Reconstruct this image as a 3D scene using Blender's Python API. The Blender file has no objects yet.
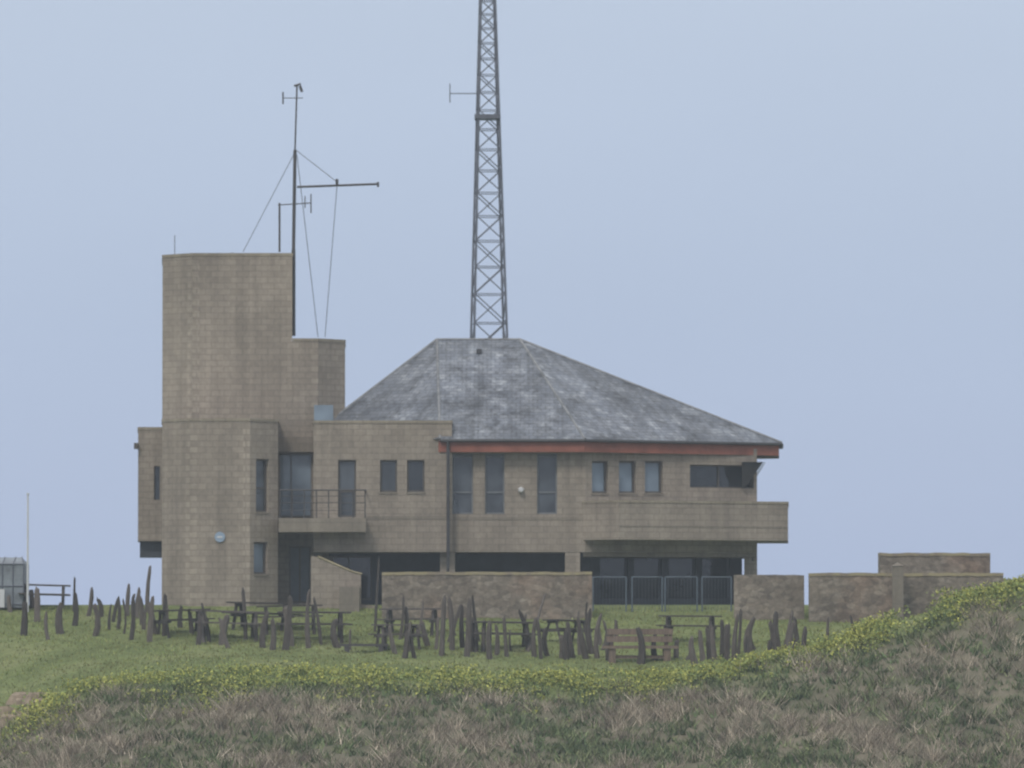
import bpy, math, random
import numpy as np
from mathutils import Vector, noise
random.seed(7); rng=np.random.default_rng(11)
sc=bpy.context.scene
sc.view_settings.view_transform='Standard'; sc.view_settings.look='None'; sc.view_settings.exposure=0
# ---------------- camera (200 m away, long lens) ----------------
F=6000.0; CD=200.0; CZ=-1.0
P=math.atan(251/6000)
cam=bpy.data.cameras.new('camera'); co=bpy.data.objects.new('camera',cam); sc.collection.objects.link(co)
co.location=(0,-CD,CZ); co.rotation_euler=(math.pi/2+P,0,0)
cam.sensor_width=36; cam.lens=F/1024*36; cam.clip_start=1; cam.clip_end=20000
cam.dof.use_dof=True; cam.dof.focus_distance=120; cam.dof.aperture_fstop=2.1   # slightly soft long-lens focus
sc.camera=co
def ray(px,py):
    xc=(px-512)/F; yc=(384-py)/F
    dy=math.cos(P)-yc*math.sin(P); dz=math.sin(P)+yc*math.cos(P)
    return xc/dy, dz/dy
def X(px,y=0,py=480): return ray(px,py)[0]*(CD+y)
def Z(py,y=0): return CZ+ray(512,py)[1]*(CD+y)
def PYof(y,z): return 384-F*math.tan(math.atan((z-CZ)/(CD+y))-P)

# ---------------- materials ----------------
def newmat(name):
    m=bpy.data.materials.new(name); m.use_nodes=True
    nt=m.node_tree; b=nt.nodes['Principled BSDF']
    return m,nt,b
def ramp(nt,src,stops):
    r=nt.nodes.new('ShaderNodeValToRGB'); e=r.color_ramp.elements
    while len(e)<len(stops): e.new(0.5)
    for el,(p,c) in zip(e,stops):
        el.position=p; el.color=(c[0],c[1],c[2],1) if hasattr(c,'__len__') else (c,c,c,1)
    nt.links.new(src,r.inputs[0]); return r.outputs[0]
def mul(nt,a,b,f=1.0,mode='MULTIPLY'):
    m=nt.nodes.new('ShaderNodeMix'); m.data_type='RGBA'; m.blend_type=mode
    for s,v in ((m.inputs[6],a),(m.inputs[7],b),(m.inputs[0],f)):
        if isinstance(v,bpy.types.NodeSocket): nt.links.new(v,s)
        elif isinstance(v,(float,int)): s.default_value=v
        else: s.default_value=(*v,1)
    return m.outputs[2]
def noise_n(nt,vec,scale,detail=4,rough=.55):
    n=nt.nodes.new('ShaderNodeTexNoise'); n.inputs['Scale'].default_value=scale
    n.inputs['Detail'].default_value=detail; n.inputs['Roughness'].default_value=rough
    if vec is not None: nt.links.new(vec,n.inputs['Vector'])
    return n.outputs[0]
def mapping(nt,vec,sc_):
    m=nt.nodes.new('ShaderNodeMapping'); m.inputs['Scale'].default_value=sc_; nt.links.new(vec,m.inputs[0]); return m.outputs[0]
def bump(nt,b,h,s=.3,d=.02):
    n=nt.nodes.new('ShaderNodeBump'); n.inputs['Strength'].default_value=s; n.inputs['Distance'].default_value=d
    nt.links.new(h,n.inputs['Height']); nt.links.new(n.outputs[0],b.inputs['Normal'])

def blockmat(name,c1,c2,mortar,bw,bh,blot=(.78,1.12),stain=.5,ms=.014):
    m,nt,b=newmat(name)
    tc=nt.nodes.new('ShaderNodeTexCoord'); uv=tc.outputs['UV']; ob=tc.outputs['Object']
    br=nt.nodes.new('ShaderNodeTexBrick'); nt.links.new(uv,br.inputs['Vector'])
    br.inputs['Scale'].default_value=1; br.inputs['Brick Width'].default_value=bw; br.inputs['Row Height'].default_value=bh
    br.inputs['Mortar Size'].default_value=ms; br.inputs['Mortar Smooth'].default_value=.3
    br.inputs['Color1'].default_value=(*c1,1); br.inputs['Color2'].default_value=(*c2,1); br.inputs['Mortar'].default_value=(*mortar,1)
    big=ramp(nt,noise_n(nt,ob,.35,5,.6),[(.3,blot[0]),(.7,blot[1])])
    c=mul(nt,br.outputs[0],big,.8)
    fine=ramp(nt,noise_n(nt,ob,7,4,.7),[(.3,.8),(.7,1.15)])
    c=mul(nt,c,fine,.7)
    st=ramp(nt,noise_n(nt,mapping(nt,ob,(2.2,2.2,.16)),1.0,5,.65),[(.38,.62),(.6,1.05)])
    c=mul(nt,c,st,stain)
    nt.links.new(c,b.inputs['Base Color']); b.inputs['Roughness'].default_value=.92
    bump(nt,b,fine,.25,.02)
    return m
M_wall=blockmat('concrete_block',(.355,.305,.25),(.298,.256,.208),(.245,.212,.175),.42,.2)
M_quoin=blockmat('concrete_block_corner',(.405,.35,.285),(.375,.325,.265),(.26,.225,.19),.45,.2)
M_cope=blockmat('coping_weathered',(.34,.295,.225),(.30,.26,.20),(.24,.21,.17),.9,.6)
M_slab=blockmat('concrete_slab',(.27,.235,.19),(.245,.215,.175),(.2,.18,.15),1.5,.9)
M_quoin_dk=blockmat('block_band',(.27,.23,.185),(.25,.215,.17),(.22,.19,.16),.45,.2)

def rubble(name):
    m,nt,b=newmat(name)
    tc=nt.nodes.new('ShaderNodeTexCoord'); uv=tc.outputs['UV']; ob=tc.outputs['Object']
    w=mul(nt,mapping(nt,uv,(1,1.7,1)),noise_n(nt,uv,3,2),.15,'ADD')
    def vor(feat):
        v=nt.nodes.new('ShaderNodeTexVoronoi'); v.inputs['Scale'].default_value=4.4; v.feature=feat; nt.links.new(w,v.inputs['Vector']); return v
    v1=vor('F1'); v2=vor('DISTANCE_TO_EDGE')
    sep=nt.nodes.new('ShaderNodeSeparateColor'); nt.links.new(v1.outputs['Color'],sep.inputs[0])
    c=ramp(nt,sep.outputs[0],[(0,(.17,.145,.12)),(.35,(.215,.18,.145)),(.7,(.25,.212,.17)),(1,(.30,.26,.215))])
    j=ramp(nt,v2.outputs['Distance'],[(0,.7),(.09,1)])
    c=mul(nt,c,j,.7)
    big=ramp(nt,noise_n(nt,ob,.8,6,.75),[(.35,.5),(.62,1.2)])
    c=mul(nt,c,big,.8)
    fine=ramp(nt,noise_n(nt,ob,5,5,.75),[(.35,.7),(.65,1.25)])
    c=mul(nt,c,fine,.8)
    red=ramp(nt,noise_n(nt,ob,.45,3),[(.5,0),(.65,.8)])
    c=mul(nt,c,mul(nt,c,(1.08,.9,.82),1.0),red,'MIX')
    nt.links.new(c,b.inputs['Base Color']); b.inputs['Roughness'].default_value=.95
    bump(nt,b,j,.4,.03)
    return m
M_rub=rubble('rubble_stone')

def plain(name,c,rough=.7,var=.25,scale=3,metal=0):
    m,nt,b=newmat(name)
    tc=nt.nodes.new('ShaderNodeTexCoord')
    n=ramp(nt,noise_n(nt,tc.outputs['Object'],scale,5,.65),[(.3,1-var),(.7,1+var)])
    nt.links.new(mul(nt,c,n,1.0),b.inputs['Base Color'])
    b.inputs['Roughness'].default_value=rough; b.inputs['Metallic'].default_value=metal
    return m
M_fascia=plain('fascia_red_timber',(.25,.085,.055),.7,.35,1.2)
M_gutter=plain('gutter_dark',(.05,.05,.055),.5)
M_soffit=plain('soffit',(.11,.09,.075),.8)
M_frame=plain('window_frame',(.085,.075,.065),.5)
M_frame_l=plain('window_frame_grey',(.16,.17,.18),.5)
M_dark=plain('undercroft_paint_and_shade',(.05,.058,.072),.8,.3,1.5)  # dark undercroft walls; also the painted shadow under the tower's side box
M_steel=plain('galvanised_steel',(.12,.13,.16),.5,.25,3,.0)
M_rail=plain('rail_dark_steel',(.06,.055,.055),.5)
M_door=plain('door_bluegrey',(.10,.125,.15),.5,.15)
M_white=plain('white_paint',(.6,.61,.62),.4,.06)
M_blue=plain('plaque_blue',(.27,.36,.47),.6,.1)
M_lead=plain('ridge_tile',(.22,.225,.235),.7,.4,3)
M_yellow=plain('weathered_edge',(.31,.27,.17),.9,.3,4)

def glassmat(name,c,blot):
    m,nt,b=newmat(name)
    tc=nt.nodes.new('ShaderNodeTexCoord')
    n=ramp(nt,noise_n(nt,tc.outputs['Object'],.9,2),[(.35,1-blot),(.65,1+blot)])
    nt.links.new(mul(nt,c,n,1.0),b.inputs['Base Color'])
    b.inputs['Roughness'].default_value=.08; b.inputs['IOR'].default_value=1.6
    return m
M_glass=glassmat('window_glass',(.06,.07,.08),.5)
M_glass_b=glassmat('window_glass_painted_sky',(.17,.22,.27),.3)  # reflected sky painted in as a paler blue base colour
M_glass_d=glassmat('window_glass_dark',(.025,.03,.036),.4)

def slate():
    m,nt,b=newmat('roof_slate')
    tc=nt.nodes.new('ShaderNodeTexCoord'); uv=tc.outputs['UV']; ob=tc.outputs['Object']
    br=nt.nodes.new('ShaderNodeTexBrick'); nt.links.new(uv,br.inputs['Vector'])
    br.inputs['Scale'].default_value=1; br.inputs['Brick Width'].default_value=.28; br.inputs['Row Height'].default_value=.2
    br.inputs['Mortar Size'].default_value=.014; br.inputs['Mortar Smooth'].default_value=.3; br.inputs['Bias'].default_value=-.1
    br.inputs['Color1'].default_value=(.132,.148,.178,1); br.inputs['Color2'].default_value=(.19,.205,.232,1); br.inputs['Mortar'].default_value=(.085,.09,.105,1)
    big=ramp(nt,noise_n(nt,ob,.42,7,.75),[(.36,.62),(.5,1.0),(.64,1.35)])
    c=mul(nt,br.outputs[0],big,1.0)
    sp=ramp(nt,noise_n(nt,uv,1.3,7,.85),[(.50,0),(.62,.95)])
    c=mul(nt,c,mul(nt,c,(1.85,1.82,1.72),1.0),sp,'MIX')
    dk=ramp(nt,noise_n(nt,mapping(nt,ob,(.8,.8,1.3)),1.6,7,.85),[(.40,.42),(.49,1)])
    c=mul(nt,c,dk,.85)
    st=ramp(nt,noise_n(nt,mapping(nt,uv,(2.6,.12,1)),1.0,4,.6),[(.4,.72),(.6,1.18)])
    c=mul(nt,c,st,.8)
    nt.links.new(c,b.inputs['Base Color']); b.inputs['Roughness'].default_value=.6
    bump(nt,b,br.outputs['Fac'],-.25,.02)
    return m
M_slate=slate()
def wood(name,c):
    m,nt,b=newmat(name)
    tc=nt.nodes.new('ShaderNodeTexCoord'); oi=nt.nodes.new('ShaderNodeObjectInfo')
    n=ramp(nt,noise_n(nt,mapping(nt,tc.outputs['Object'],(6,6,1)),3,5,.7),[(.3,.6),(.7,1.35)])
    r=ramp(nt,oi.outputs['Random'],[(0,.5),(1,1.7)])
    nt.links.new(mul(nt,mul(nt,c,n,1.0),r,1.0),b.inputs['Base Color']); b.inputs['Roughness'].default_value=.9
    return m
M_post=wood('weathered_timber',(.08,.068,.06))
M_table=wood('picnic_timber',(.07,.061,.056))
M_bench=wood('bench_timber',(.14,.105,.08))

# ---------------- mesh builder ----------------
class MB:
    def __init__(s): s.v=[];s.f=[];s.m=[]
    def poly(s,pts,mat=0):
        i=len(s.v); s.v+= [tuple(p) for p in pts]; s.f.append(list(range(i,i+len(pts)))); s.m.append(mat)
    def box(s,a,b,mat=0):
        x0,x1=sorted((a[0],b[0]));y0,y1=sorted((a[1],b[1]));z0,z1=sorted((a[2],b[2]))
        s.prism([(x0,y0),(x1,y0),(x1,y1),(x0,y1)],z0,z1,mat)
    def prism(s,p,z0,z1,mat=0,top=True,bottom=True):
        n=len(p)
        for i in range(n):
            a=p[i];b=p[(i+1)%n]
            s.poly([(*a,z0),(*b,z0),(*b,z1),(*a,z1)],mat)
        if top: s.poly([(*q,z1) for q in p],mat)
        if bottom: s.poly([(*q,z0) for q in reversed(p)],mat)
    def obox(s,o,u,n,a,b,mat=0):
        def T(uu,w): return (o[0]+u[0]*uu+n[0]*w,o[1]+u[1]*uu+n[1]*w)
        w0,w1=sorted((a[1],b[1]))
        s.prism([T(a[0],w1),T(b[0],w1),T(b[0],w0),T(a[0],w0)],a[2],b[2],mat)
    def beam(s,p,q,r,mat=0,k=5,r2=None):
        p=Vector(p);q=Vector(q);d=(q-p).normalized(); r2=r if r2 is None else r2
        t=Vector((0,0,1)) if abs(d.z)<.9 else Vector((1,0,0))
        a=d.cross(t).normalized(); b=d.cross(a)
        c1=[p+(a*math.cos(2*math.pi*i/k)+b*math.sin(2*math.pi*i/k))*r for i in range(k)]
        c2=[q+(a*math.cos(2*math.pi*i/k)+b*math.sin(2*math.pi*i/k))*r2 for i in range(k)]
        for i in range(k):
            j=(i+1)%k; s.poly([c1[j],c1[i],c2[i],c2[j]],mat)
        s.poly(c1,mat); s.poly(list(reversed(c2)),mat)
    def finish(s,name,mats,parent=None,origin=None):
        me=bpy.data.meshes.new(name)
        v=s.v
        if origin is not None: v=[(p[0]-origin[0],p[1]-origin[1],p[2]-origin[2]) for p in v]
        me.from_pydata(v,[],s.f)
        for m in mats: me.materials.append(m)
        me.polygons.foreach_set('material_index',s.m)
        uvl=me.uv_layers.new(name='UVMap')
        for p in me.polygons:
            n=p.normal; 
            if abs(n.z)>.98: t=Vector((1,0,0)); w=Vector((0,1,0))
            else:
                t=Vector((0,0,1)).cross(n).normalized(); w=n.cross(t)
            for li in p.loop_indices:
                c=me.vertices[me.loops[li].vertex_index].co
                uvl.data[li].uv=(c.dot(t),c.dot(w))
        me.update()
        o=bpy.data.objects.new(name,me); sc.collection.objects.link(o)
        if origin is not None: o.location=origin
        if parent: o.parent=parent
        return o
def empty(name):
    e=bpy.data.objects.new(name,None); sc.collection.objects.link(e); return e

WMATS=[M_wall,M_glass,M_frame,M_quoin,M_glass_b,M_glass_d,M_frame_l,M_door,M_cope,M_slab,M_quoin_dk,M_dark]
def wall_line(mb,A,B,z0,z1,ops=(),mat=0,depth=.18):
    A=Vector(A);B=Vector(B); L=(B-A).length; u=(B-A)/L; n=Vector((u.y,-u.x))
    rects=[]
    for o in ops:
        def tt(px):
            c=ray(px,480)[0]; return (c*(CD+A.y)-A.x)/(u.x-c*u.y)
        t0,t1=tt(o['x'][0]),tt(o['x'][1]); ym=A.y+u.y*(t0+t1)/2
        rects.append((max(.02,t0),min(L-.02,t1),Z(o['y'][1],ym),Z(o['y'][0],ym),o))
    us=sorted({0,L,*[r[0] for r in rects],*[r[1] for r in rects]}); zs=sorted({z0,z1,*[r[2] for r in rects],*[r[3] for r in rects]})
    def T(t,w,z): return (A.x+u.x*t+n.x*w,A.y+u.y*t+n.y*w,z)
    for i in range(len(us)-1):
        for j in range(len(zs)-1):
            cu=(us[i]+us[i+1])/2; cz=(zs[j]+zs[j+1])/2
            if any(r[0]<cu<r[1] and r[2]<cz<r[3] for r in rects): continue
            mb.poly([T(us[i],0,zs[j]),T(us[i+1],0,zs[j]),T(us[i+1],0,zs[j+1]),T(us[i],0,zs[j+1])],mat)
    for (a,b,c,d,o) in rects:
        dp=o.get('depth',depth)
        mb.poly([T(a,0,c),T(a,0,d),T(a,-dp,d),T(a,-dp,c)][::-1],mat)
        mb.poly([T(b,0,c),T(b,0,d),T(b,-dp,d),T(b,-dp,c)],mat)
        mb.poly([T(a,0,d),T(b,0,d),T(b,-dp,d),T(a,-dp,d)][::-1],mat)
        mb.poly([T(a,0,c),T(b,0,c),T(b,-dp,c),T(a,-dp,c)],mat)
        gm=o.get('g',1); fm=o.get('f',2); fw=o.get('fw',.06)
        mb.poly([T(a,-dp,c),T(b,-dp,c),T(b,-dp,d),T(a,-dp,d)],gm)
        ob=lambda a_,b_,c_,d_,w=.06:mb.obox((A.x,A.y),(u.x,u.y),(n.x,n.y),(a_,-dp+.002,c_),(b_,-dp+w,d_),fm)
        ob(a,a+fw,c,d); ob(b-fw,b,c,d); ob(a+fw,b-fw,c,c+fw); ob(a+fw,b-fw,d-fw,d)
        for k in o.get('v',()): t=a+(b-a)*k; ob(t-fw/2,t+fw/2,c+fw,d-fw,.055)
        for k in o.get('h',()): t=c+(d-c)*k; ob(a+fw,b-fw,t-fw/2,t+fw/2,.05)
        if o.get('sill'):
            mb.obox((A.x,A.y),(u.x,u.y),(n.x,n.y),(a-.03,-.02,c-.06),(b+.03,.03,c-.002),9)
def shell(mb,pts,z0,z1,ops={},mat=0,top=True,bottom=True):
    n=len(pts)
    for i in range(n): wall_line(mb,pts[i],pts[(i+1)%n],z0,z1,ops.get(i,()),mat)
    if top: mb.poly([(*p,z1) for p in pts],mat)
    if bottom: mb.poly([(*p,z0) for p in reversed(pts)],mat)
def offset(pts,d):
    out=[];n=len(pts)
    for i in range(n):
        a=Vector(pts[i-1]);b=Vector(pts[i]);c=Vector(pts[(i+1)%n])
        u=(b-a).normalized();v=(c-b).normalized(); n1=Vector((u.y,-u.x));n2=Vector((v.y,-v.x))
        m=(n1+n2); m=m/ max(.2,(m.dot(m)/2)); out.append(tuple(b+m*d))
    return out
def coping(mb,pts,z,h=.09,d=.02,mat=8): mb.prism(offset(pts,min(d,.02)),z,z+h,mat)

def XY(px,y): return (X(px,y),y)
G0=-.6   # foundations go below grade
st=empty('coastguard_station')
# ---- tower -----
mb=MB()
Lp=[XY(162,-1.3),XY(190,-2.2),XY(250,-2.2),XY(278,-1.3),XY(278,1.3),XY(162,1.3)]
zL=Z(421,-2.2)
shell(mb,Lp,G0,zL,{2:[dict(x=(256,269),y=(459,512),h=(.45,),g=1,sill=1),dict(x=(254,268),y=(542,574),g=4,sill=1)]})
coping(mb,Lp,zL,.09,.04)
def quoins(A,B,at_start,z0,z1,phase):
    A=Vector(A);B=Vector(B);u=(B-A).normalized();n=Vector((u.y,-u.x));L=(B-A).length
    z=z0;k=phase
    while z+.2<z1:
        if k%2==0:
            a,b=(0.0,.23) if at_start else (L-.23,L)
            mb.obox((A.x,A.y),(u.x,u.y),(n.x,n.y),(a,-.01,z+.006),(b,.006,z+.194),3)
        z+=.2;k+=1
quoins(Lp[0],Lp[1],False,0,zL-.1,0); quoins(Lp[1],Lp[2],True,0,zL-.1,1)
quoins(Lp[1],Lp[2],False,0,zL-.1,0); 
Tp=[XY(162,2.0),XY(192,1.0),XY(292,1.0),XY(292,6),XY(162,6)]
zT=Z(256,1)
shell(mb,Tp,G0,zT); coping(mb,Tp,zT,.1,.05)
quoins(Tp[0],Tp[1],False,zL+.2,zT-.1,0); quoins(Tp[1],Tp[2],True,zL+.2,zT-.1,1)
Sp=[XY(289,1.01),XY(318,1.01),XY(345,2.0),XY(345,5.9),XY(289,5.9)]
zS=Z(341,1)
shell(mb,Sp,G0,zS,{0:[dict(x=(280.5,311.5),y=(452,516),g=7,f=6,v=(.5,),h=(.35,),depth=.1)]})
Spc=[XY(292.8,1.01),XY(318,1.01),XY(345,2.0),XY(345,5.9),XY(292.8,5.9)]
coping(mb,Spc,zS,.09,.045)
quoins(Sp[0],Sp[1],False,Z(430),zS-.1,0)
# side box
Bp=[XY(138,1.6),XY(163,1.6),XY(163,4.5),XY(138,4.5)]
shell(mb,Bp,Z(541,1.6),Z(430,1.6),{0:[dict(x=(154,160),y=(466,500),g=5,fw=.03)]}); coping(mb,Bp,Z(430,1.6),.1,.04)
mb.prism([XY(140,1.9),XY(163,1.9),XY(163,4.2),XY(140,4.2)],Z(557,1.9),Z(541,1.9)-.002,11)  # dark block stands in for the underside shadow of the side box
mb.box((X(134,1.5),1.4,Z(449,1.5)),(X(138,1.5),1.6,Z(443,1.5)),2)
mb.finish('stair_tower',WMATS,st)

# ---- link glazing & recess (door below balcony) ----
mb=MB()
wall_line(mb,XY(277,0.6),XY(314,0.6),G0,Z(534,.6),[dict(x=(289,311),y=(546,603),g=7,f=2,v=(.5,),depth=.08)],0)
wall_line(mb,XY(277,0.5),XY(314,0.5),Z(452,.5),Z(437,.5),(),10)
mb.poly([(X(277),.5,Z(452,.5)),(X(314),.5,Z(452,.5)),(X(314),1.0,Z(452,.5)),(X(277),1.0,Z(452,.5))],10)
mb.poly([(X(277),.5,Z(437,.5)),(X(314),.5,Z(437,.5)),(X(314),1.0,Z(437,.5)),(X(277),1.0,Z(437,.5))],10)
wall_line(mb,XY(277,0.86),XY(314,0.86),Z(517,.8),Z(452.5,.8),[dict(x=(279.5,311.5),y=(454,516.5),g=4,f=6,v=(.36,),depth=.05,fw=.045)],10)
mb.finish('entrance_link',WMATS,st)

# ---- left volume ----
mb=MB()
yv=-1.6
Vp=[XY(313.5,yv),XY(452,yv),XY(452,1.5),XY(313.5,4.0)]
zV=Z(423.5,yv)
shell(mb,Vp,Z(552,yv),zV,{0:[dict(x=(338,356),y=(460,517),g=1,h=(.45,)),
     dict(x=(380,397),y=(460,492),g=1,sill=1),dict(x=(407,424.5),y=(460,492),g=5,sill=1)]})
coping(mb,Vp,zV,.1,.05)
for a,b in ((366.5,446),):
    mb.box((X(a,yv),yv-.012,Z(519,yv)),(X(b,yv),yv-.001,Z(516,yv)),9)
mb.box((X(314,-.3),-.3,zV-.2),(X(333,-.3),.8,Z(405,-.3)),4)
mb.finish('office_wing',WMATS,st)

# ---- main body ----
mb=MB(); ym=-1.2
Mp=[XY(440,ym),XY(585,ym),XY(757,1.8),XY(757,6),XY(585,9),XY(330,9),XY(330,3)]
zM=Z(446,ym)
tall=lambda a,b,g:dict(x=(a,b),y=(453.5,514),g=g,f=6,h=(.36,.95),fw=.05)
shell(mb,Mp,Z(552,ym),zM,{0:[tall(452,473,1),tall(485,504.5,1),tall(537,557,1)],
  1:[dict(x=(592,608),y=(461,493),g=4,sill=1),dict(x=(619,636),y=(461,493),g=4,sill=1),dict(x=(645,663),y=(461,493),g=4,sill=1),
     dict(x=(690,754),y=(465,488),g=5,v=(.5,),fw=.045,depth=.3)],
  2:[dict(x=(752,757),y=(465,488),g=5)]})
for a,b in ((453,583),):
    mb.box((X(a,ym),ym-.01,Z(520,ym)),(X(b,ym),ym-.001,Z(517,ym)),9)
mb.finish('main_block_walls',WMATS,st)
# outward-leaning corner lookout glazing
mb=MB()
mb.poly([(X(742,1.45),1.42,Z(488,1.5)),(X(745,1.45),1.42,Z(488,1.5)),(X(763,1.2),1.1,Z(462,1.2)),(X(742,1.2),1.1,Z(462,1.2))],5)
mb.poly([(X(745,1.45),1.42,Z(488,1.5)),(X(750,4),4,Z(488,4)),(X(766,4),4,Z(462,4)),(X(763,1.2),1.1,Z(462,1.2))],5)
mb.poly([(X(742,1.45),1.42,Z(488,1.5)),(X(742,1.2),1.1,Z(462,1.2)),(X(742,2),2,Z(462,2)),(X(742,2),2,Z(488,2))],2)
mb.finish('lookout_window',WMATS,st)
# ---- right bay (solid balcony) ----
mb=MB()
Yp=[XY(583,-1.22),XY(619,-2.3),XY(788,.2),XY(788,6.2),XY(740,6.2),XY(740,1.2)]
zy0=Z(539.5,-2.3); zy1=Z(502.5,-2.3)
shell(mb,Yp,zy0,zy1); coping(mb,Yp,zy1,.08,.04,8)
A=Vector(Yp[1]);B=Vector(Yp[2]);u=(B-A).normalized();n=Vector((u.y,-u.x))
mb.obox((A.x,A.y),(u.x,u.y),(n.x,n.y),(.02,.001,zy0+.42),((B-A).length-.02,.012,zy0+.47),9)
mb.finish('lookout_balcony',WMATS,st)
# ---- undercroft ----
mb=MB()
zb=Z(552,ym)-.003
Up=[XY(313,1.4),XY(590,1.4),XY(742,3.2),XY(742,6),XY(590,8),XY(313,8)]
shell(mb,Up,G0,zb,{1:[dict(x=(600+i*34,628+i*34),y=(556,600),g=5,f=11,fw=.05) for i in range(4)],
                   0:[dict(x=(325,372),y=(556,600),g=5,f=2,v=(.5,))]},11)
for a,b in ((440,455),(565,580)):
    mb.box((X(a,ym),ym+.02,G0),(X(b,ym),ym+.5,zb),0)
mb.prism([XY(744,1.75),XY(757,1.95),XY(757,5.5),XY(744,5.5)],G0,zb,0)
mb.prism([XY(583,-1.1),XY(757,1.83),XY(757,5),XY(583,5)],Z(557,0),zb-.004,10)  # strip below the balcony, its shade put in as darker block colour
mb.finish('undercroft',WMATS,st)

# ---- balcony & rail ----
mb=MB()
by=-2.5; zt=Z(518,by); z0=Z(532,by)
mb.prism([XY(278.6,by),XY(366,by),XY(366,yv-.003),XY(313,yv-.003),XY(313,.45),XY(278.6,.45)],z0,zt,0)
mb.finish('balcony_slab',[M_slab],st)
mb=MB()
x0,x1=X(280,by),X(365,by); zr=Z(490,by)
mb.beam((x0,by+.08,zr),(x1,by+.08,zr),.026); mb.beam((x0,by+.08,zt+.5),(x1,by+.08,zt+.5),.014)
mb.beam((x1,by+.08,zr),(x1,yv,zr),.03)
for i in range(8):
    xx=x0+(x1-x0)*i/7; mb.beam((xx,by+.08,zt),(xx,by+.08,zr),.02)
mb.beam((x0,by+.08,zt+.25),(x1,by+.08,zt+.25),.010); mb.beam((x0,by+.08,zt+.72),(x1,by+.08,zt+.72),.010)
mb.finish('balcony_railing',[M_rail],st)

# ---- stair ramp wall ----
mb=MB(); ys=-2.8
prof=[(311,620),(376,620),(376,606),(361,604),(361,574),(352,572),(318,557),(311,556)]
f=[(X(p,ys),ys,Z(q,ys)) for p,q in prof]; bk=[(p[0],ys+.35,p[2]) for p in f]
mb.poly(f,0); mb.poly(bk[::-1],0)
for i in range(len(f)):
    j=(i+1)%len(f); mb.poly([f[i],bk[i],bk[j],f[j]],3 if i in(4,5,6) else 0)
mb.beam((X(318,ys),ys+.0,Z(556.5,ys)),(X(352,ys),ys+.0,Z(571.5,ys)),.035,2); mb.beam((X(352,ys),ys,Z(571.5,ys)),(X(362,ys),ys,Z(574,ys)),.035,2)
mb.box((X(340,ys),ys-.6,-.5),(X(360,ys),ys-.003,Z(587,ys)),1)
mb.finish('stair_wall',[M_wall,M_slab,M_yellow,M_cope],st)

# ---- roof ----
ye=-1.75; ze=Z(439,ye); yr=4.0; zr_=Z(339.5,yr)
E=[XY(440,ye),XY(585,ye),(X(782,2.2),2.2),(X(782,5.8),5.8),(X(585,9.75),9.75),(X(440,9.75),9.75),(X(303,6.6),6.6),(X(303,1.0),1.0)]
R1=(X(437,yr,339),yr,zr_);R2=(X(520,yr,339),yr,zr_)
mb=MB(); e=[(*p,ze) for p in E]
mb.poly([e[0],e[1],R2,R1],0); mb.poly([e[1],e[2],R2],0); mb.poly([e[2],e[3],R2],0); mb.poly([e[3],e[4],R2],0)
mb.poly([e[4],e[5],R1,R2],0); mb.poly([e[5],e[6],R1],0); mb.poly([e[6],e[7],R1],0); mb.poly([e[7],e[0],R1],0)
mb.finish('roof',[M_slate],st)
mb=MB()
for p,q in ((R1,R2),(R1,e[0]),(R2,e[1]),(R2,e[2]),(R1,e[7])):
    mb.beam((p[0],p[1],p[2]+.0),(q[0],q[1],q[2]+.0),.05,0,6)
mb.finish('ridge_tiles',[M_lead],st)
mb=MB()
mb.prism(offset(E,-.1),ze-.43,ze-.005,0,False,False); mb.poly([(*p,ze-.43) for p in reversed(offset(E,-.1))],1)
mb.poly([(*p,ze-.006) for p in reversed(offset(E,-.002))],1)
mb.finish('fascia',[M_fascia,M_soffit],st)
mb=MB()
for i in range(4): mb.beam((*E[i],ze-.05),(*E[i+1],ze-.05),.05,0,6)
mb.beam((X(448,ym-.5),yv-.12,ze-.45),(X(448,ym-.5),yv-.12,Z(572,yv)),.05); mb.beam((X(448,-1.7),ye,ze-.08),(X(448,ym-.5),yv-.12,ze-.45),.05)
mb.finish('gutter_and_downpipe',[M_gutter],st)
mb=MB()
def roofpt(px,f): 
    y=ye+(yr-ye)*f; return (X(px,y,360),y,ze+(zr_-ze)*f)
p=roofpt(479,.87); mb.box((p[0]-.09,p[1]-.15,p[2]-.05),(p[0]+.09,p[1]+.1,p[2]+.10),0)
mb.finish('roof_vent',[M_gutter],st)
mb=MB(); mb.beam((X(521,ym),ym-.12,Z(490,ym)),(X(521,ym),ym,Z(490,ym)),.10,0,12); mb.beam((X(521,ym),ym-.2,Z(490,ym)),(X(521,ym),ym-.12,Z(490,ym)),.06,0,12,.10); mb.finish('bulkhead_light',[M_white],st)
mb=MB(); mb.beam((X(220,-2.2),-2.25,Z(537,-2.2)),(X(220,-2.2),-2.2,Z(537,-2.2)),.17,0,20); mb.box((X(220,-2.2)-.09,-2.262,Z(537,-2.2)-.03),(X(220,-2.2)+.09,-2.251,Z(537,-2.2)+.03),1); mb.finish('wall_plaque',[M_blue,M_white],st)
mb=MB(); mb.beam((X(174,1.5),1.6,zT),(X(174,1.5),1.6,Z(235,1.5)),.013,0,4); mb.beam((X(232,3),3,zT),(X(232,3),3,zT+.25),.02,0,4); mb.finish('whip_aerial',[M_steel],st)

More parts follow.
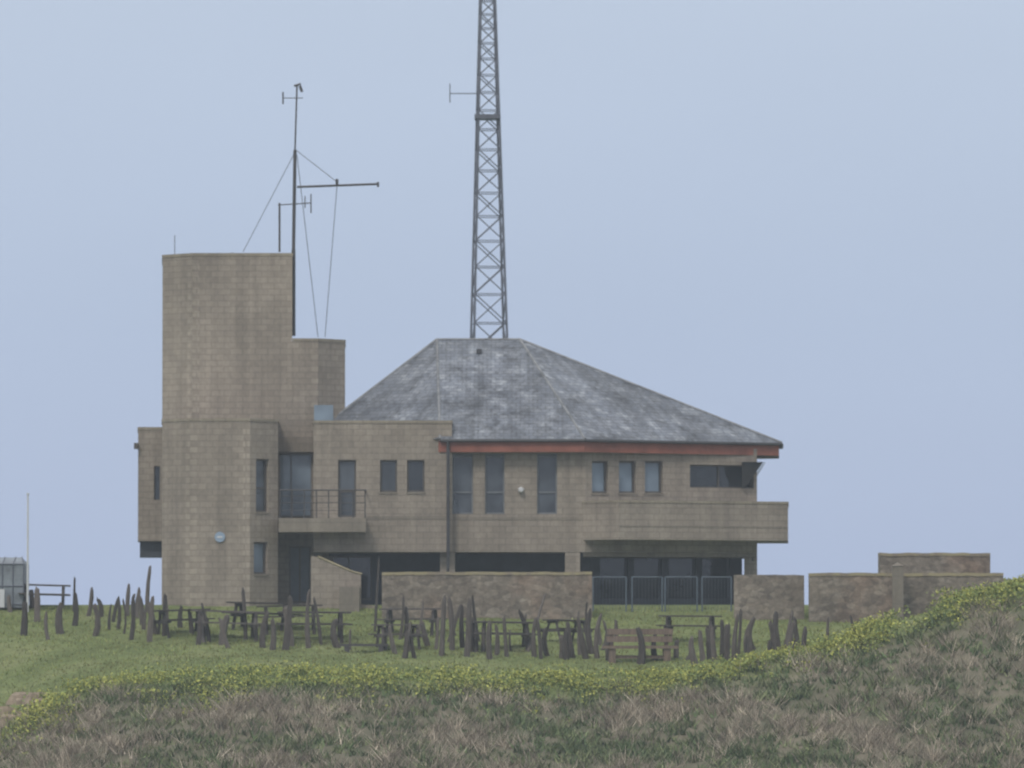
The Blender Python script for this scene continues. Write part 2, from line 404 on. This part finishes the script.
# ---------------- lattice mast ----------------
mb=MB(); yl=12.0
cx=X(489,yl,300); zb0=-.3; ztop=Z(-130,yl)
def wid(z):
    zA=Z(337,yl); zB=Z(0,yl); wA=36/30*(CD+yl)/CD; wB=15.5/30*(CD+yl)/CD
    return wA+(wB-wA)*(z-zA)/(zB-zA)
def cor(z,i):
    w=wid(z)/2/1.09; a=math.radians(6); dx,dy=[(-1,-1),(1,-1),(1,1),(-1,1)][i]
    return Vector((cx-(z-Z(337,yl))*.0045+w*(dx*math.cos(a)-dy*math.sin(a)), yl+w*(dx*math.sin(a)+dy*math.cos(a)), z))
z=zb0
levels=[z]
while z<ztop: z+=wid(z)*.82; levels.append(z)
for i in range(4): mb.beam(cor(zb0,i),cor(levels[-1],i),.050,0,5,.036)
for q,(a,b) in enumerate(zip(levels[:-1],levels[1:])):
    for i in range(4):
        j=(i+1)%4
        if i%2==0: mb.beam(cor(b,i),cor(b,j),.016,0,4)
        if (i+q)%2==0: mb.beam(cor(a,i),cor(b,j),.021,0,4); 
        else: mb.beam(cor(a,j),cor(b,i),.021,0,4)
        if i==0: mb.beam(cor(a,j) if q%2==0 else cor(a,i),cor(b,i) if q%2==0 else cor(b,j),.021,0,4)
zz=Z(118,yl); w=wid(zz)/2+.06
mb.box((cx-w-.05,yl-w,zz-.05),(cx+w-.05,yl+w,zz+.1),0)
za=Z(94,yl); mb.beam((X(450,yl,94),yl-.2,za),(X(480,yl,94),yl-.2,za),.018,0,4)
mb.beam((X(450,yl,94),yl-.2,Z(103,yl)),(X(450,yl,94),yl-.2,Z(84,yl)),.018,0,4)
mb.beam((X(500,yl,180),yl-.3,Z(170,yl)),(X(500,yl,180),yl-.3,Z(190,yl)),.03,0,4)
mb.finish('lattice_radio_mast',[M_steel])

# ---------------- signal mast ----------------
mb=MB(); y=1.9
def Q(px,py,yy=y): return (X(px,yy,py),yy,Z(py,yy))
mb.beam(Q(293.5,336),Q(293.5,250),.068,0,8); mb.beam(Q(293.5,250),Q(295,150),.058,0,8); mb.beam(Q(295,150),Q(297,86),.032,0,6)
mb.beam(Q(282,98),Q(303,98),.015); mb.beam(Q(283,92),Q(283,104),.028); mb.beam(Q(300,86),Q(302,92),.05); mb.beam(Q(294,86),Q(301,84),.04)
mb.beam(Q(297,187),Q(378,184),.04); mb.beam(Q(378,182),Q(378,187),.04)
mb.beam(Q(278,205),Q(311,203),.02); mb.beam(Q(311,194),Q(311,213),.022); mb.beam(Q(305,196),Q(305,208),.018)
mb.beam(Q(279.5,252,2.2),Q(279.5,203,2.2),.037)
mb.beam(Q(337,179),Q(337,186),.05)
o=mb.finish('signal_mast',[M_rail])
mb=MB()
for a,b in ((Q(296,150),Q(337,182)),(Q(295,152),Q(243,252,2.5)),(Q(297,155),Q(318,337,2.5)),(Q(337,186),Q(325,337,2.6))):
    mb.beam(a,b,.012,0,4)
mb.finish('guy_wires',[M_steel],o)

# ---------------- terrain ----------------
rt=[(-400,790),(-60,755),(0,732),(30,712),(60,696),(120,684),(200,677),(400,681),(650,684),(700,677),(760,661),(830,650),(880,630),(935,606),(1024,585),(1100,572),(1300,560)]
rx=np.array([X(p,-24,650) for p,_ in rt]); rz=np.array([Z(q,-24) for _,q in rt])
def raw(x,y):
    R=float(np.interp(x,rx,rz))
    ky=[-400,-120,-62,-32,-24,-18,-12,-5,-2,8,30,60,200]
    kz=[-14,-13,-12,min(R-3.0,-5.0),R,(R-1.157)/2,-1.157+ .12*max(0,R),-.49,0,0,-2.5,-28,-32]
    return float(np.interp(y,ky,kz))
def g(x,y):
    s=(raw(x-.6,y-.8)+raw(x+.6,y)+raw(x,y+.8)+raw(x,y))/4
    if y<-2.5:
        a=min(1,(-2.5-y)/5)
        s+=a*.10*noise.noise(Vector((x*.45,y*.45,0)))+a*.04*noise.noise(Vector((x*1.6,y*1.6,3)))
    if y<-24: 
        b=min(1,(-24-y)/2.5); s+=b*(.35*noise.noise(Vector((x*.5,y*.5,8)))+.12*noise.noise(Vector((x*1.7,y*1.7,4))))
    e=max(0,abs(x)-70); 
    return s-min(e*.2,25)*(1 if y>-60 else 0)
xs=list(np.arange(-24,24.01,.25)); ys_=list(np.arange(-38,4,.25))
xs=[-3000,-1200,-500,-250,-150,-110,-90,-75,-65,-55,-46,-40,-35,-31,-28,-26]+xs+[26,28,31,35,40,46,55,65,75,90,110,150,250,500,1200,3000]
ys_=[-1500,-400,-250,-160,-120,-90,-70,-60,-52,-46,-42,-40]+ys_+[5,7,9,12,16,20,25,30,36,42,50,60,80,120,200,600]
vs=[]
for yy in ys_:
    for xx in xs:
        vs.append((xx,yy,g(xx,yy)))
nx=len(xs); fs=[]
for j in range(len(ys_)-1):
    for i in range(nx-1):
        a=j*nx+i; fs.append((a,a+1,a+nx+1,a+nx))
me=bpy.data.meshes.new('ground'); me.from_pydata(vs,[],fs); 
at=me.attributes.new('bank','FLOAT','POINT')
at.data.foreach_set('value',[min(1,max(0,(-24.3-v[1]+.9*noise.noise(Vector((v[0]*.6,v[1]*.6,1))))/1.2)) for v in vs])
for p in me.polygons: p.use_smooth=True
gr=bpy.data.objects.new('ground',me); sc.collection.objects.link(gr)
m,nt,b=newmat('grass_ground')
tc=nt.nodes.new('ShaderNodeTexCoord'); ob=tc.outputs['Object']
n1=ramp(nt,noise_n(nt,ob,.35,6,.65),[(.3,(.115,.145,.055)),(.5,(.165,.20,.078)),(.7,(.225,.24,.115))])
n2=ramp(nt,noise_n(nt,ob,3.2,5,.7),[(.3,.66),(.7,1.25)])
cg=mul(nt,n1,n2,.9)
nb=ramp(nt,noise_n(nt,ob,.7,6,.7),[(.3,(.09,.11,.06)),(.5,(.165,.155,.11)),(.7,(.25,.22,.165))])
aa=nt.nodes.new('ShaderNodeAttribute'); aa.attribute_name='bank'
c=mul(nt,cg,nb,aa.outputs['Fac'],'MIX')
nt.links.new(c,b.inputs['Base Color']); b.inputs['Roughness'].default_value=1; b.inputs['Specular IOR Level'].default_value=.1
bump(nt,b,n2,.5,.06)
me.materials.append(m)
# sea
mb=MB(); mb.poly([(-9000,20,-26),(9000,20,-26),(9000,15000,-26),(-9000,15000,-26)])
msea=plain('sea_water',(.06,.09,.11),.25,.2,.02); mb.finish('sea',[msea])

# ---------------- blades / vegetation ----------------
def vegmat(name):
    m,nt,b=newmat(name)
    a=nt.nodes.new('ShaderNodeAttribute'); a.attribute_name='Col'
    nt.links.new(a.outputs['Color'],b.inputs['Base Color']); b.inputs['Roughness'].default_value=.85; b.inputs['Specular IOR Level'].default_value=.15
    return m
M_veg=vegmat('vegetation')
def trimesh(name,V,C,parent=None):
    n=len(V); me=bpy.data.meshes.new(name)
    me.vertices.add(n*3); me.vertices.foreach_set('co',V.reshape(-1).astype(np.float32))
    me.loops.add(n*3); me.loops.foreach_set('vertex_index',np.arange(n*3,dtype=np.int32))
    me.polygons.add(n); me.polygons.foreach_set('loop_start',np.arange(0,n*3,3,dtype=np.int32))
    try: me.polygons.foreach_set('loop_total',np.full(n,3,dtype=np.int32))
    except Exception: pass
    me.update(calc_edges=True); me.validate()
    ca=me.color_attributes.new(name='Col',type='FLOAT_COLOR',domain='POINT')
    cc=np.ones((n*3,4),dtype=np.float32); cc[:,:3]=np.repeat(C,3,axis=0); ca.data.foreach_set('color',cc.reshape(-1))
    me.materials.append(M_veg)
    o=bpy.data.objects.new(name,me); sc.collection.objects.link(o)
    if parent: o.parent=parent
    return o
def blades(base,h,w,lean,col):
    n=len(base); ang=rng.uniform(0,2*np.pi,n); la=rng.uniform(0,2*np.pi,n)
    d=np.stack([np.cos(ang)*w/2,np.sin(ang)*w/2,np.zeros(n)],1)
    tip=base+np.stack([np.cos(la)*lean*h,np.sin(la)*lean*h,h],1)
    return np.stack([base-d,base+d,tip],1),col
# short turf
n=60000
bx=rng.uniform(-19.5,19.5,n); by_=rng.uniform(-25.5,-2.6,n)
bz=np.array([g(a,b_) for a,b_ in zip(bx,by_)])-.02
pn=np.array([noise.noise(Vector((a*.5,b_*.5,5))) for a,b_ in zip(bx,by_)])
h=rng.uniform(.04,.10,n)*(1+.9*np.clip(pn,0,1)); 
gcol=np.array([.18,.222,.085])[None]*rng.uniform(.6,1.45,(n,1))*(1+.6*pn[:,None]); gcol[:,0]+=rng.uniform(0,.05,n)
V,C=blades(np.stack([bx,by_,bz],1),h,rng.uniform(.03,.07,n),rng.uniform(0,.8,n),gcol)
trimesh('meadow_grass',V,C)
# bank rough grass & brush
def bank():
    Vs=[];Cs=[]
    nt_=12500
    tx=rng.uniform(-19.5,19.5,nt_); ty=-24.4-rng.uniform(0,1,nt_)**.9*12.5
    for x,y in zip(tx,ty):
        q=noise.noise(Vector((x*.35,y*.5,2))); q2=noise.noise(Vector((x*1.3,y*1.3,9)))
        z=g(x,y)
        k=int(rng.integers(9,16))
        dry=rng.random()<(.38+1.2*q+.6*q2+ (.14 if x<-6 else 0)-(.25 if y>-25.6 else 0))
        if dry:
            col=(np.array([.46,.395,.31]) if rng.random()<.5 else np.array([.29,.25,.195]))*rng.uniform(.6,1.35); hh=rng.uniform(.25,.65)*(1+.5*q2); ww=.028; ln=(.15,1.5)
        else:
            col=(np.array([.115,.16,.075]) if rng.random()<.6 else np.array([.20,.23,.115]))*rng.uniform(.55,1.4); hh=rng.uniform(.15,.36)*(1+.7*q2); ww=.055; ln=(.3,1.2)
        base=np.stack([x+rng.normal(0,.09,k),y+rng.normal(0,.09,k),np.full(k,z-.04)],1)
        V,C=blades(base,hh*rng.uniform(.5,1.1,k),np.full(k,ww)*rng.uniform(.6,1.3,k),rng.uniform(*ln,k),col[None]*rng.uniform(.7,1.3,(k,1)))
        Vs.append(V);Cs.append(C)
    return np.concatenate(Vs),np.concatenate(Cs)
V,C=bank(); trimesh('bank_rough_grass',V,C)
# yellow wildflowers
Vs=[];Cs=[]
cnt=0
while cnt<4000:
    px=rng.uniform(-30,1060); x=X(px,-24,670)
    dens=.5
    if px<220: y=-24+rng.normal(-.5,1.2)*.9
    elif px<660: y=-23.9+rng.normal(0,.8)
    else: y=-23.6+rng.normal(0,.7); dens=.8
    nn=noise.noise(Vector((x*.55,y*.9,6)))
    if nn+.55*dens+rng.normal(0,.14)<.26: continue
    cnt+=1
    z=g(x,y); k=16; H=rng.uniform(.12,.36)*(1.3 if px>820 else 1)*(1+.7*noise.noise(Vector((x*1.4,y,2))))
    c=np.stack([x+rng.normal(0,.12,k),y+rng.normal(0,.12,k),z+H*rng.uniform(.0,1,k)],1)
    top=(c[:,2]-z)/H
    s=rng.uniform(.025,.055,k)
    d1=rng.normal(0,1,(k,3)); d1/=np.linalg.norm(d1,axis=1)[:,None]; d2=rng.normal(0,1,(k,3)); d2/=np.linalg.norm(d2,axis=1)[:,None]
    V=np.stack([c-d1*s[:,None],c+d1*s[:,None],c+d2*s[:,None]*1.6],1)
    yel=(top>.45)&(rng.random(k)<.5+.6*nn)
    col=np.where(yel[:,None],np.array([.42,.43,.115]),np.array([.23,.285,.10]))*rng.uniform(.65,1.3,(k,1))
    Vs.append(V);Cs.append(col)
trimesh('yellow_wildflowers',np.concatenate(Vs),np.concatenate(Cs))

# ---------------- ground placement ----------------
def place(px,bpy_):
    y=-23.5
    while y<-2.6:
        x=X(px,y,630); z=g(x,y)
        if PYof(y,z)<=bpy_: return x,y,z
        y+=.1
    return X(px,-2.6,630),-2.6,g(X(px,-2.6,630),-2.6)

# ---------------- stone walls ----------------
def stonewall(p0,p1,py,y,th=.45,y1=None,cope=True,name='stone_wall'):
    y1=y if y1 is None else y1
    mb=MB(); n=max(2,int((p1-p0)/9)); rr=random.Random(p0)
    A=Vector((X(p0,y),y));B=Vector((X(p1,y1),y1)); zt=Z(py,y)
    pts=[A.lerp(B,i/n) for i in range(n+1)]
    tops=[zt+rr.uniform(-.014,.014) for _ in pts]
    for i in range(n):
        a,b=pts[i],pts[i+1]; za,zb_=tops[i],tops[i+1]; zb0=-1.6
        f=[(a.x,a.y,zb0),(b.x,b.y,zb0),(b.x,b.y,zb_),(a.x,a.y,za)]; k=[(p[0],p[1]+th,p[2]) for p in f]
        mb.poly(f,0); mb.poly(k[::-1],0)
        if not cope: mb.poly([f[3],f[2],k[2],k[3]],0)
        else:
            o=.025; h=.10
            q=[(a.x,a.y-o,za+.001),(b.x,b.y-o,zb_+.001),(b.x,b.y-o,zb_+h),(a.x,a.y-o,za+h)]; r=[(p[0],p[1]+th+2*o,p[2]) for p in q]
            mb.poly(q,1); mb.poly(r[::-1],1); mb.poly([q[3],q[2],r[2],r[3]],1); mb.poly([q[0],r[0],r[1],q[1]],1)
            if i==0: mb.poly([q[0],q[3],r[3],r[0]],1)
            if i==n-1: mb.poly([q[1],r[1],r[2],q[2]],1)
        if i==0: mb.poly([f[0],f[3],k[3],k[0]],0)
        if i==n-1: mb.poly([f[1],k[1],k[2],f[2]],0)
    return mb.finish(name,[M_rub,M_copey])
m,nt,b=newmat('wall_coping_lichen')
tc=nt.nodes.new('ShaderNodeTexCoord')
nt.links.new(ramp(nt,noise_n(nt,tc.outputs['Object'],1.6,5,.7),[(.4,(.24,.20,.155)),(.55,(.34,.29,.17)),(.7,(.29,.25,.195))]),b.inputs['Base Color']); b.inputs['Roughness'].default_value=.95
M_copey=m
stonewall(382,592,575,-5)
stonewall(734,804,575,-5.2,cope=False)
stonewall(809,1003,576,-6,y1=-5.6,th=.5)
stonewall(880,990,556,-2.5,th=1.2)
stonewall(1003,1090,579,-4.5,cope=False)
mb=MB(); x,y=X(897.5,-6.4),-6.4
mb.prism([(x-.17,y-.17),(x+.17,y-.17),(x+.17,y+.17),(x-.17,y+.17)],-1.3,Z(566,y),0)
zt_=Z(566,y); 
for (a,b_) in (((-.2,-.2),(.2,-.2)),((.2,-.2),(.2,.2)),((.2,.2),(-.2,.2)),((-.2,.2),(-.2,-.2))):
    mb.poly([(x+a[0],y+a[1],zt_),(x+b_[0],y+b_[1],zt_),(x,y,zt_+.12)],0)
mb.finish('stone_gate_pier',[M_slab,M_copey])

# ---------------- metal fence panels ----------------
M_fence=plain('fence_steel',(.10,.13,.165),.5,.2,2)
mb=MB(); yf=-3.4
for a,b in ((593,626),(632,662),(665,697),(702,731)):
    zt_=Z(577,yf); zb_=Z(618,yf); xa,xb=X(a,yf),X(b,yf)
    for xx in (xa,xb): mb.beam((xx,yf,zb_-.3),(xx,yf,zt_),.026,0,4)
    for zz in (zb_+.08,zt_,): mb.beam((xa,yf,zz),(xb,yf,zz),.018,0,4)
    k=int((xb-xa)/.1)
    for i in range(1,k): xx=xa+(xb-xa)*i/k; mb.beam((xx,yf,zb_+.08),(xx,yf,zt_),.005,0,3)
mb.finish('metal_fence',[M_fence])

# ---------------- timber posts ----------------
posts=[(24,636,602,8),(37,622,588,7),(33,608,590,6),(60,634,603,7),(74,612,577,5),(75,626,592,7),(88,616,588,6),(96,636,604,9),
(113,622,598,5),(118,630,597,5),(127,616,584,6),(131,640,598,8),(136,618,588,5),(147,612,567,7),(143,625,596,8),(150,642,596,7),(155,634,602,7),(164,636,594,8),(124,634,600,4),(109,630,604,4),
(198,645,612,8),(209,642,604,6),(222,645,615,9),(228,648,618,7),(246,640,588,5),(262,648,612,8),(273,650,618,6),(285,650,596,8),(290,646,606,8),(309,648,590,6),(321,645,598,6),(337,648,618,9),
(384,650,628,7),(395,654,626,8),(400,640,596,5),(409,652,622,6),(418,640,600,5),(428,646,622,8),(436,650,618,6),(442,656,596,7),(452,650,598,7),(449,642,605,7),(462,648,606,8),(467,657,600,7),(472,652,618,8),(478,642,596,6),(483,652,620,7),(489,659,622,9),(497,655,625,6),(507,657,616,6),
(528,652,593,7),(529,646,610,9),(534,657,618,8),(541,659,618,9),(547,656,628,7),(562,658,636,6),(566,660,628,8),(573,658,622,7),(580,655,612,6),(586,659,618,9),(591,654,610,7),(597,658,614,8),(603,650,622,6),(609,660,630,8),(616,642,620,6),
(641,664,628,9),(655,660,634,6),(676,658,640,6),(688,660,645,7),(695,664,638,9),(703,661,630,8),(709,656,628,8),(715,662,626,7),(722,658,620,6),(728,662,624,8),(734,660,614,8),(738,656,610,6),(748,652,618,8),(754,650,626,5),(772,654,622,8),(778,655,612,9),(785,652,612,8),(791,655,622,8),(797,648,618,6),(803,654,628,6),(828,648,618,6),(857,642,615,5),(375,632,560,3),(350,650,630,5),(180,628,606,6),(192,634,610,6),(10,612,596,6),(48,640,612,5)]
rp=random.Random(5)
for (a,b) in ((100,170,),(380,500),(510,620),(690,800)):
    for i in range(5):
        px=rp.uniform(a,b); ba=rp.uniform(632,660) if a>200 else rp.uniform(612,636); posts.append((px,ba,ba-rp.uniform(14,32),rp.uniform(3,6)))
for (px,ba,tp,w) in posts:
    x,y,z=place(px,ba); H=max(.3,Z(tp,y)-z); r=w/30/2*.8*rp.uniform(.75,1.2)
    mb=MB(); k=6; lx=rp.gauss(0,.12)*H; ly=rp.gauss(0,.08)*H; bend=rp.gauss(0,.05)
    rings=[]
    ph=rp.uniform(0,6)
    rad=[rp.uniform(.7,1.2) for _ in range(k)]
    for t in (-.15,.3,.65,.93,1.0):
        rr_=r*(1.08-.38*max(t,0)) * (.6 if t==1.0 else 1)*rp.uniform(.85,1.15)
        cxx=lx*t+bend*math.sin(t*3); cyy=ly*t
        rings.append([(x+cxx+rr_*rad[i]*math.cos(ph+6.283*i/k),y+cyy+rr_*rad[i]*math.sin(ph+6.283*i/k),z+H*t+(rp.uniform(-.06,.06) if t>.9 else 0)) for i in range(k)])
    for q in range(len(rings)-1):
        for i in range(k):
            j=(i+1)%k; mb.poly([rings[q][i],rings[q][j],rings[q+1][j],rings[q+1][i]])
    mb.poly(rings[-1])
    mb.finish('wooden_post',[M_post],origin=(x,y,z))

# ---------------- picnic tables ----------------
def picnic(px,ba,ang,L=1.9,sc_=1.0,mat=None,name='picnic_table'):
    x,y,z=place(px,ba); mb=MB()
    def B(a,b): mb.box(a,b)
    for i in range(5): B((-L/2,-.37+i*.15,.72),(L/2,-.37+i*.15+.135,.765))
    for s in(-1,1):
        for i in range(2): B((-L/2,s*.72-.14+i*.15,.42),(L/2,s*.72-.14+i*.15+.135,.46))
        for q in(-1,1):
            xx=q*L*.36
            mb.beam((xx,s*.62,-.15),(xx,s*.22,.715),.05,0,4)
    for q in(-1,1):
        xx=q*L*.36
        B((xx-.03,-.84,.34),(xx+.03,.84,.415)); B((xx-.03,-.36,.64),(xx+.03,.36,.715))
    o=mb.finish(name,[mat or M_table]); o.location=(x,y,z); o.rotation_euler=(rp.uniform(-.02,.02),rp.uniform(-.03,.03),math.radians(ang)); o.scale=(sc_,)*3
    return o
for a in ((228,640,8,1.9,1.2),(262,629,-12,2.0,1.1),(314,641,5,1.9,1.2),(290,632,3,1.9,1.1),(182,634,20,1.7,1.),(412,634,-8,1.9,1.05),(398,648,15,1.6,.95),(500,650,6,1.9,1.15),(690,640,-10,1.9,1.0),(44,607,4,1.7,1.0),(566,642,30,1.5,.9)):
    picnic(*a)
x,y,z=place(364,653); mb=MB()
mb.box((-.75,-.18,.2),(.75,-.01,.27)); mb.box((-.75,.01,.2),(.75,.18,.27)); mb.box((-.6,-.16,-.15),(-.45,.16,.198)); mb.box((.45,-.16,-.15),(.6,.16,.198))
o=mb.finish('low_plank_bench',[M_rail]); o.location=(x,y,z)
x,y,z=place(640,662); mb=MB()
mb.box((-1.15,-.25,.40),(1.15,-.01,.48)); mb.box((-1.15,.01,.41),(1.15,.25,.49))
mb.box((-.95,-.2,-.2),(-.75,.2,.398)); mb.box((.7,-.2,-.2),(.92,.2,.398)); mb.box((-.9,.27,.1),(-.78,.36,1.0)); mb.box((.76,.27,.1),(.88,.36,1.02))
mb.box((-1.0,.2,.60),(1.0,.265,.78)); mb.box((-.98,.2,.82),(1.02,.265,1.0)); mb.box((-.75,-.04,.1),(.7,.04,.2))
o=mb.finish('timber_bench',[M_bench]); o.location=(x,y,z); o.rotation_euler=(0,0,.06)

# ---------------- left: glazed shelter & flag pole ----------------
M_poly=plain('frosted_panel',(.20,.225,.25),.5,.4,2.2)
mb=MB(); y=-3.2; xa,xb=X(-40,y),X(24,y); z0_=-.1; z1_=Z(564,y); zr2=Z(557,y)
mb.prism([(xa,y),(xb,y),(xb,y+2.2),(xa,y+2.2)],z0_,z1_,0,False,False)
ym2=y+1.1
mb.poly([(xa,y,z1_),(xb,y,z1_),(xb-.15,ym2,zr2),(xa,ym2,zr2)],0); mb.poly([(xb,y+2.2,z1_),(xa,y+2.2,z1_),(xa,ym2,zr2),(xb-.15,ym2,zr2)],0)
mb.poly([(xb,y,z1_),(xb,y+2.2,z1_),(xb-.15,ym2,zr2)],0)
k=6
for i in range(k+1):
    xx=xa+(xb-xa)*i/k; mb.beam((xx,y-.02,z0_),(xx,y-.02,z1_),.02,1,4); mb.beam((xx,y-.02,z1_),(min(xx,xb-.15),ym2,zr2+.02),.02,1,4)
for zz in (z0_+.1,z0_+.7,z1_): mb.beam((xa,y-.02,zz),(xb,y-.02,zz),.02,1,4)
mb.box((X(0,y),y-.05,z0_),(X(5,y),y-.03,z0_+.6),2)
mb.finish('glazed_shelter',[M_poly,M_steel,M_white])
mb=MB(); y=-3.5; mb.beam((X(28,y),y,-.3),(X(28,y),y,Z(495,y)),.042,0,6,.03); mb.beam((X(28,y),y,Z(495,y)),(X(28,y),y,Z(493,y)),.05,0,6); mb.finish('white_pole',[M_white])
# rock outcrop on left
mb=MB()
for i in range(16):
    px=rp.uniform(-20,42); yy=rp.uniform(-23.8,-20.5); x=X(px,yy); z=g(x,yy); r=rp.uniform(.12,.34)
    pts=[(x+r*1.6*math.cos(a)*rp.uniform(.6,1.15),yy+r*math.sin(a)*rp.uniform(.6,1.15)) for a in [k*math.pi/4 for k in range(8)]]
    b0=[(*p,z-.2) for p in pts]; t0=[(x+(p[0]-x)*.65,yy+(p[1]-yy)*.65,z+r*.5*rp.uniform(.4,1.3)) for p in pts]
    for j in range(8): mb.poly([b0[j],b0[(j+1)%8],t0[(j+1)%8],t0[j]])
    for j in range(8): mb.poly([t0[j],t0[(j+1)%8],(x,yy,z+r*.6)])
mb.finish('rock_outcrop',[plain('sandstone',(.27,.215,.155),.95,.4,4)])

# ---------------- sea haze (real air volume over the whole headland) ----------------
mh=bpy.data.materials.new('sea_haze_air'); mh.use_nodes=True; nt=mh.node_tree; nt.nodes.clear()
out=nt.nodes.new('ShaderNodeOutputMaterial'); vsn=nt.nodes.new('ShaderNodeVolumeScatter')
vsn.inputs['Color'].default_value=(.82,.92,1,1); vsn.inputs['Density'].default_value=.0006; vsn.inputs['Anisotropy'].default_value=0
nt.links.new(vsn.outputs[0],out.inputs['Volume'])
mb=MB(); mb.box((-400,-330,-60),(400,120,80)); hz=mb.finish('sea_haze',[mh])

# ---------------- world / light ----------------
w=bpy.data.worlds.new('World'); sc.world=w; w.use_nodes=True; nt=w.node_tree; nt.nodes.clear()
out=nt.nodes.new('ShaderNodeOutputWorld')
sky=nt.nodes.new('ShaderNodeTexSky'); sky.sky_type='NISHITA'; sky.sun_disc=False
sky.sun_elevation=math.radians(48); sky.sun_rotation=math.radians(205); sky.dust_density=2; sky.air_density=1
b1=nt.nodes.new('ShaderNodeBackground'); b1.inputs[1].default_value=.08; nt.links.new(sky.outputs[0],b1.inputs[0])
tc=nt.nodes.new('ShaderNodeTexCoord'); sp=nt.nodes.new('ShaderNodeSeparateXYZ'); nt.links.new(tc.outputs['Generated'],sp.inputs[0])
cr=ramp(nt,sp.outputs[2],[(0,(.49,.595,.84)),(.05,(.50,.61,.835)),(.12,(.58,.68,.85)),(.6,(.92,.95,.98))])
cn=ramp(nt,noise_n(nt,mapping(nt,tc.outputs['Generated'],(1,1,4)),2.2,3,.5),[(.3,.94),(.7,1.06)])
b2=nt.nodes.new('ShaderNodeBackground'); b2.inputs[1].default_value=1.0; nt.links.new(mul(nt,cr,cn,1.0),b2.inputs[0])
mx=nt.nodes.new('ShaderNodeMixShader'); mx.inputs[0].default_value=.85
nt.links.new(b1.outputs[0],mx.inputs[1]); nt.links.new(b2.outputs[0],mx.inputs[2]); nt.links.new(mx.outputs[0],out.inputs[0])
sl=bpy.data.lights.new('sun','SUN'); sl.energy=1.4; sl.angle=math.radians(14); sl.color=(1,.96,.9)
so=bpy.data.objects.new('sun',sl); sc.collection.objects.link(so)
el=math.radians(48); az=math.radians(205)
d=Vector((math.sin(az)*math.cos(el),math.cos(az)*math.cos(el),math.sin(el)))
so.rotation_euler=d.to_track_quat('Z','Y').to_euler()
